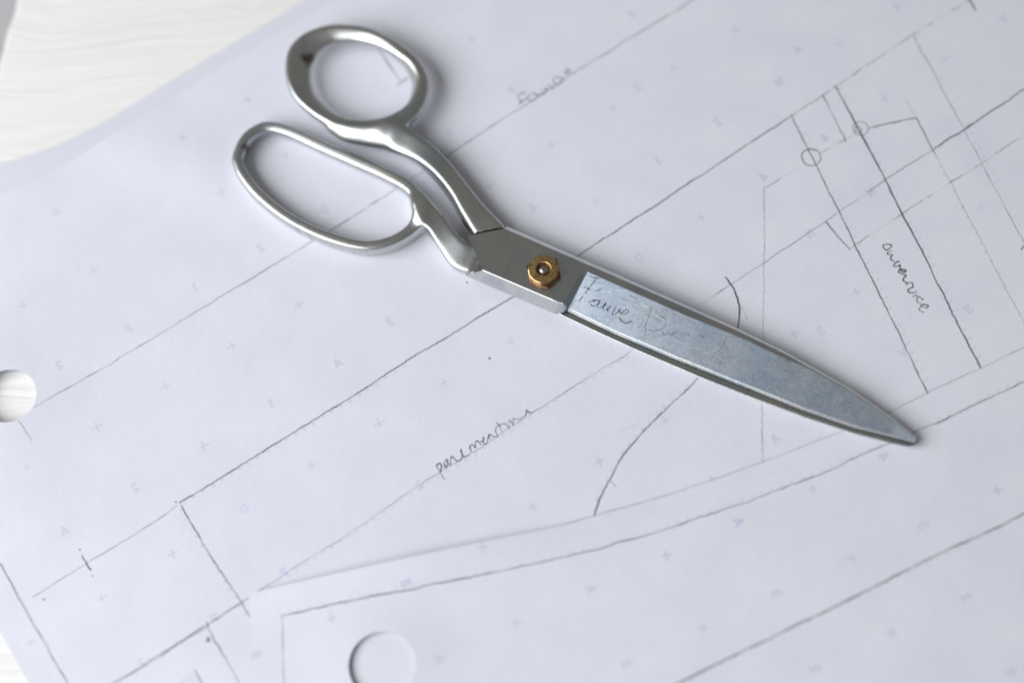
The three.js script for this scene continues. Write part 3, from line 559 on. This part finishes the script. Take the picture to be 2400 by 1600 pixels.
// --- pivot: brass nut on the screw end
{
  const c = at(1273.5, 631, 11.6), base = 9 * MM, top = 11.9 * MM, R = 5.8 * MM, ap = R * Math.cos(Math.PI / 6), rt = 5.05 * MM, rh = 2.45 * MM, M = 72;
  const d = new THREE.Vector3().subVectors(at(1287.5, 677, 9.3), at(1244, 665, 9.3)), rot = Math.atan2(d.z, d.x);
  const rings = [];
  const hex = (t) => { const a = ((t - rot) % (Math.PI / 3) + Math.PI / 3) % (Math.PI / 3); return ap / Math.cos(a - Math.PI / 6); };
  const ringOf = (rf, yf) => { const r = []; for (let i = 0; i < M; i++) { const t = rot + i / M * Math.PI * 2, q = rf(t); r.push(new THREE.Vector3(c.x + q * Math.cos(t), yf(q, t), c.z + q * Math.sin(t))); } return r; };
  const hx = (t) => hex(t);
  rings.push(ringOf(hx, () => base), ringOf(hx, (q) => top - 1.15 * MM - (q - rt) * 0.35), ringOf(() => rt + 0.02 * MM, () => top - 1.1 * MM), ringOf(() => rt, () => top - 0.4 * MM), ringOf(() => rt - 0.12 * MM, () => top - 0.14 * MM), ringOf(() => rt - 0.35 * MM, () => top), ringOf(() => rh + 0.2 * MM, () => top), ringOf(() => rh, () => top - 0.18 * MM), ringOf(() => rh - 0.1 * MM, () => top - 1.9 * MM));
  const arr = []; for (let k = 0; k + 1 < rings.length; k++) for (let i = 0; i < M; i++) { const a = rings[k][i], b = rings[k][(i + 1) % M], e = rings[k + 1][(i + 1) % M], f = rings[k + 1][i]; for (const q of [a, e, b, a, f, e]) arr.push(q.x, q.y, q.z); }
  let g = new THREE.BufferGeometry(); g.setAttribute('position', new THREE.Float32BufferAttribute(arr, 3));
  const uv = []; for (let i = 0; i < arr.length; i += 3) uv.push((arr[i] - c.x) / 0.014 + 0.5, (arr[i + 2] - c.z) / 0.014 + 0.5); g.setAttribute('uv', new THREE.Float32BufferAttribute(uv, 2));
  g = toCreasedNormals(g, 0.5);
  const W = 256, cv = makeCanvas(W, W), q = cv.getContext('2d'), im = q.createImageData(W, W);
  for (let y = 0; y < W; y++) for (let x = 0; x < W; x++) {
    const i = 4 * (y * W + x), dr = Math.hypot(x - 128, y - 128), a = Math.atan2(y - 128, x - 128), n = (fbm(x / 18, y / 18, 4) - 0.5) * 44 + (noise(dr / 2.2, a * 1.5) - 0.5) * 22;
    const tar = smooth(88, 97, dr + n * 0.12) * 1.1 + 0.5 * smooth(0.6, 0.75, fbm(x / 26 + 9, y / 26, 3));
    im.data[i] = 200 + n - 62 * tar; im.data[i + 1] = 170 + n - 74 * tar; im.data[i + 2] = 118 + n * 0.8 - 52 * tar; im.data[i + 3] = 255;
  }
  q.putImageData(im, 0, 0);
  const nut = put('pivot_nut', g, new THREE.MeshStandardMaterial({ map: canvasTexture(cv), metalness: 1, roughness: 0.36 }), scissors);
  nut.userData.label = 'worn brass hexagonal nut with round top';
  const prof = [[0, 12.05], [0.6, 11.98], [1.1, 11.78], [1.45, 11.45], [1.62, 11.0], [1.65, 10.4], [2.42, 10.3], [2.42, 10.0], [0, 10.0]].map(([r, y]) => new THREE.Vector2(r * MM, y * MM));
  const sg = new THREE.LatheGeometry(prof, 40); sg.translate(c.x, 0, c.z);
  put('screw_end', sg, steel(0.3, [0.42, 0.40, 0.39]), nut);
}

// ---------------------------------------------------------------- the window that lights the table, outside the picture
{
  const win = new THREE.Group(); win.name = 'window'; scene.add(win);
  win.position.copy(windowLight.position); win.quaternion.copy(windowLight.quaternion); win.rotateY(Math.PI);
  tag(win, 'bright window with a white frame beyond the lower left of the picture', 'window');
  const wood = new THREE.MeshStandardMaterial({ color: new THREE.Color().setRGB(0.7, 0.7, 0.69), roughness: 0.5 });
  const b = (w, h, x, y) => { const g = new THREE.BoxGeometry(w, h, 0.04); g.translate(x, y, -0.02); return g; };
  const { w, h } = WIN, t = 0.06;
  put('frame', mergeGeometries([b(w + 2 * t, t, 0, h / 2 + t / 2), b(w + 2 * t, t, 0, -h / 2 - t / 2), b(t, h, -w / 2 - t / 2, 0), b(t, h, w / 2 + t / 2, 0)]), wood, win);
  const pane = new THREE.PlaneGeometry(w, h); pane.translate(0, 0, -0.012);
  put('pane', pane, new THREE.MeshStandardMaterial({ color: 0x000000, emissive: new THREE.Color().setRGB(0.98, 1.0, 1.03), emissiveIntensity: 1.0, roughness: 0.4 }), win);
}
renderer.render(scene, camera);
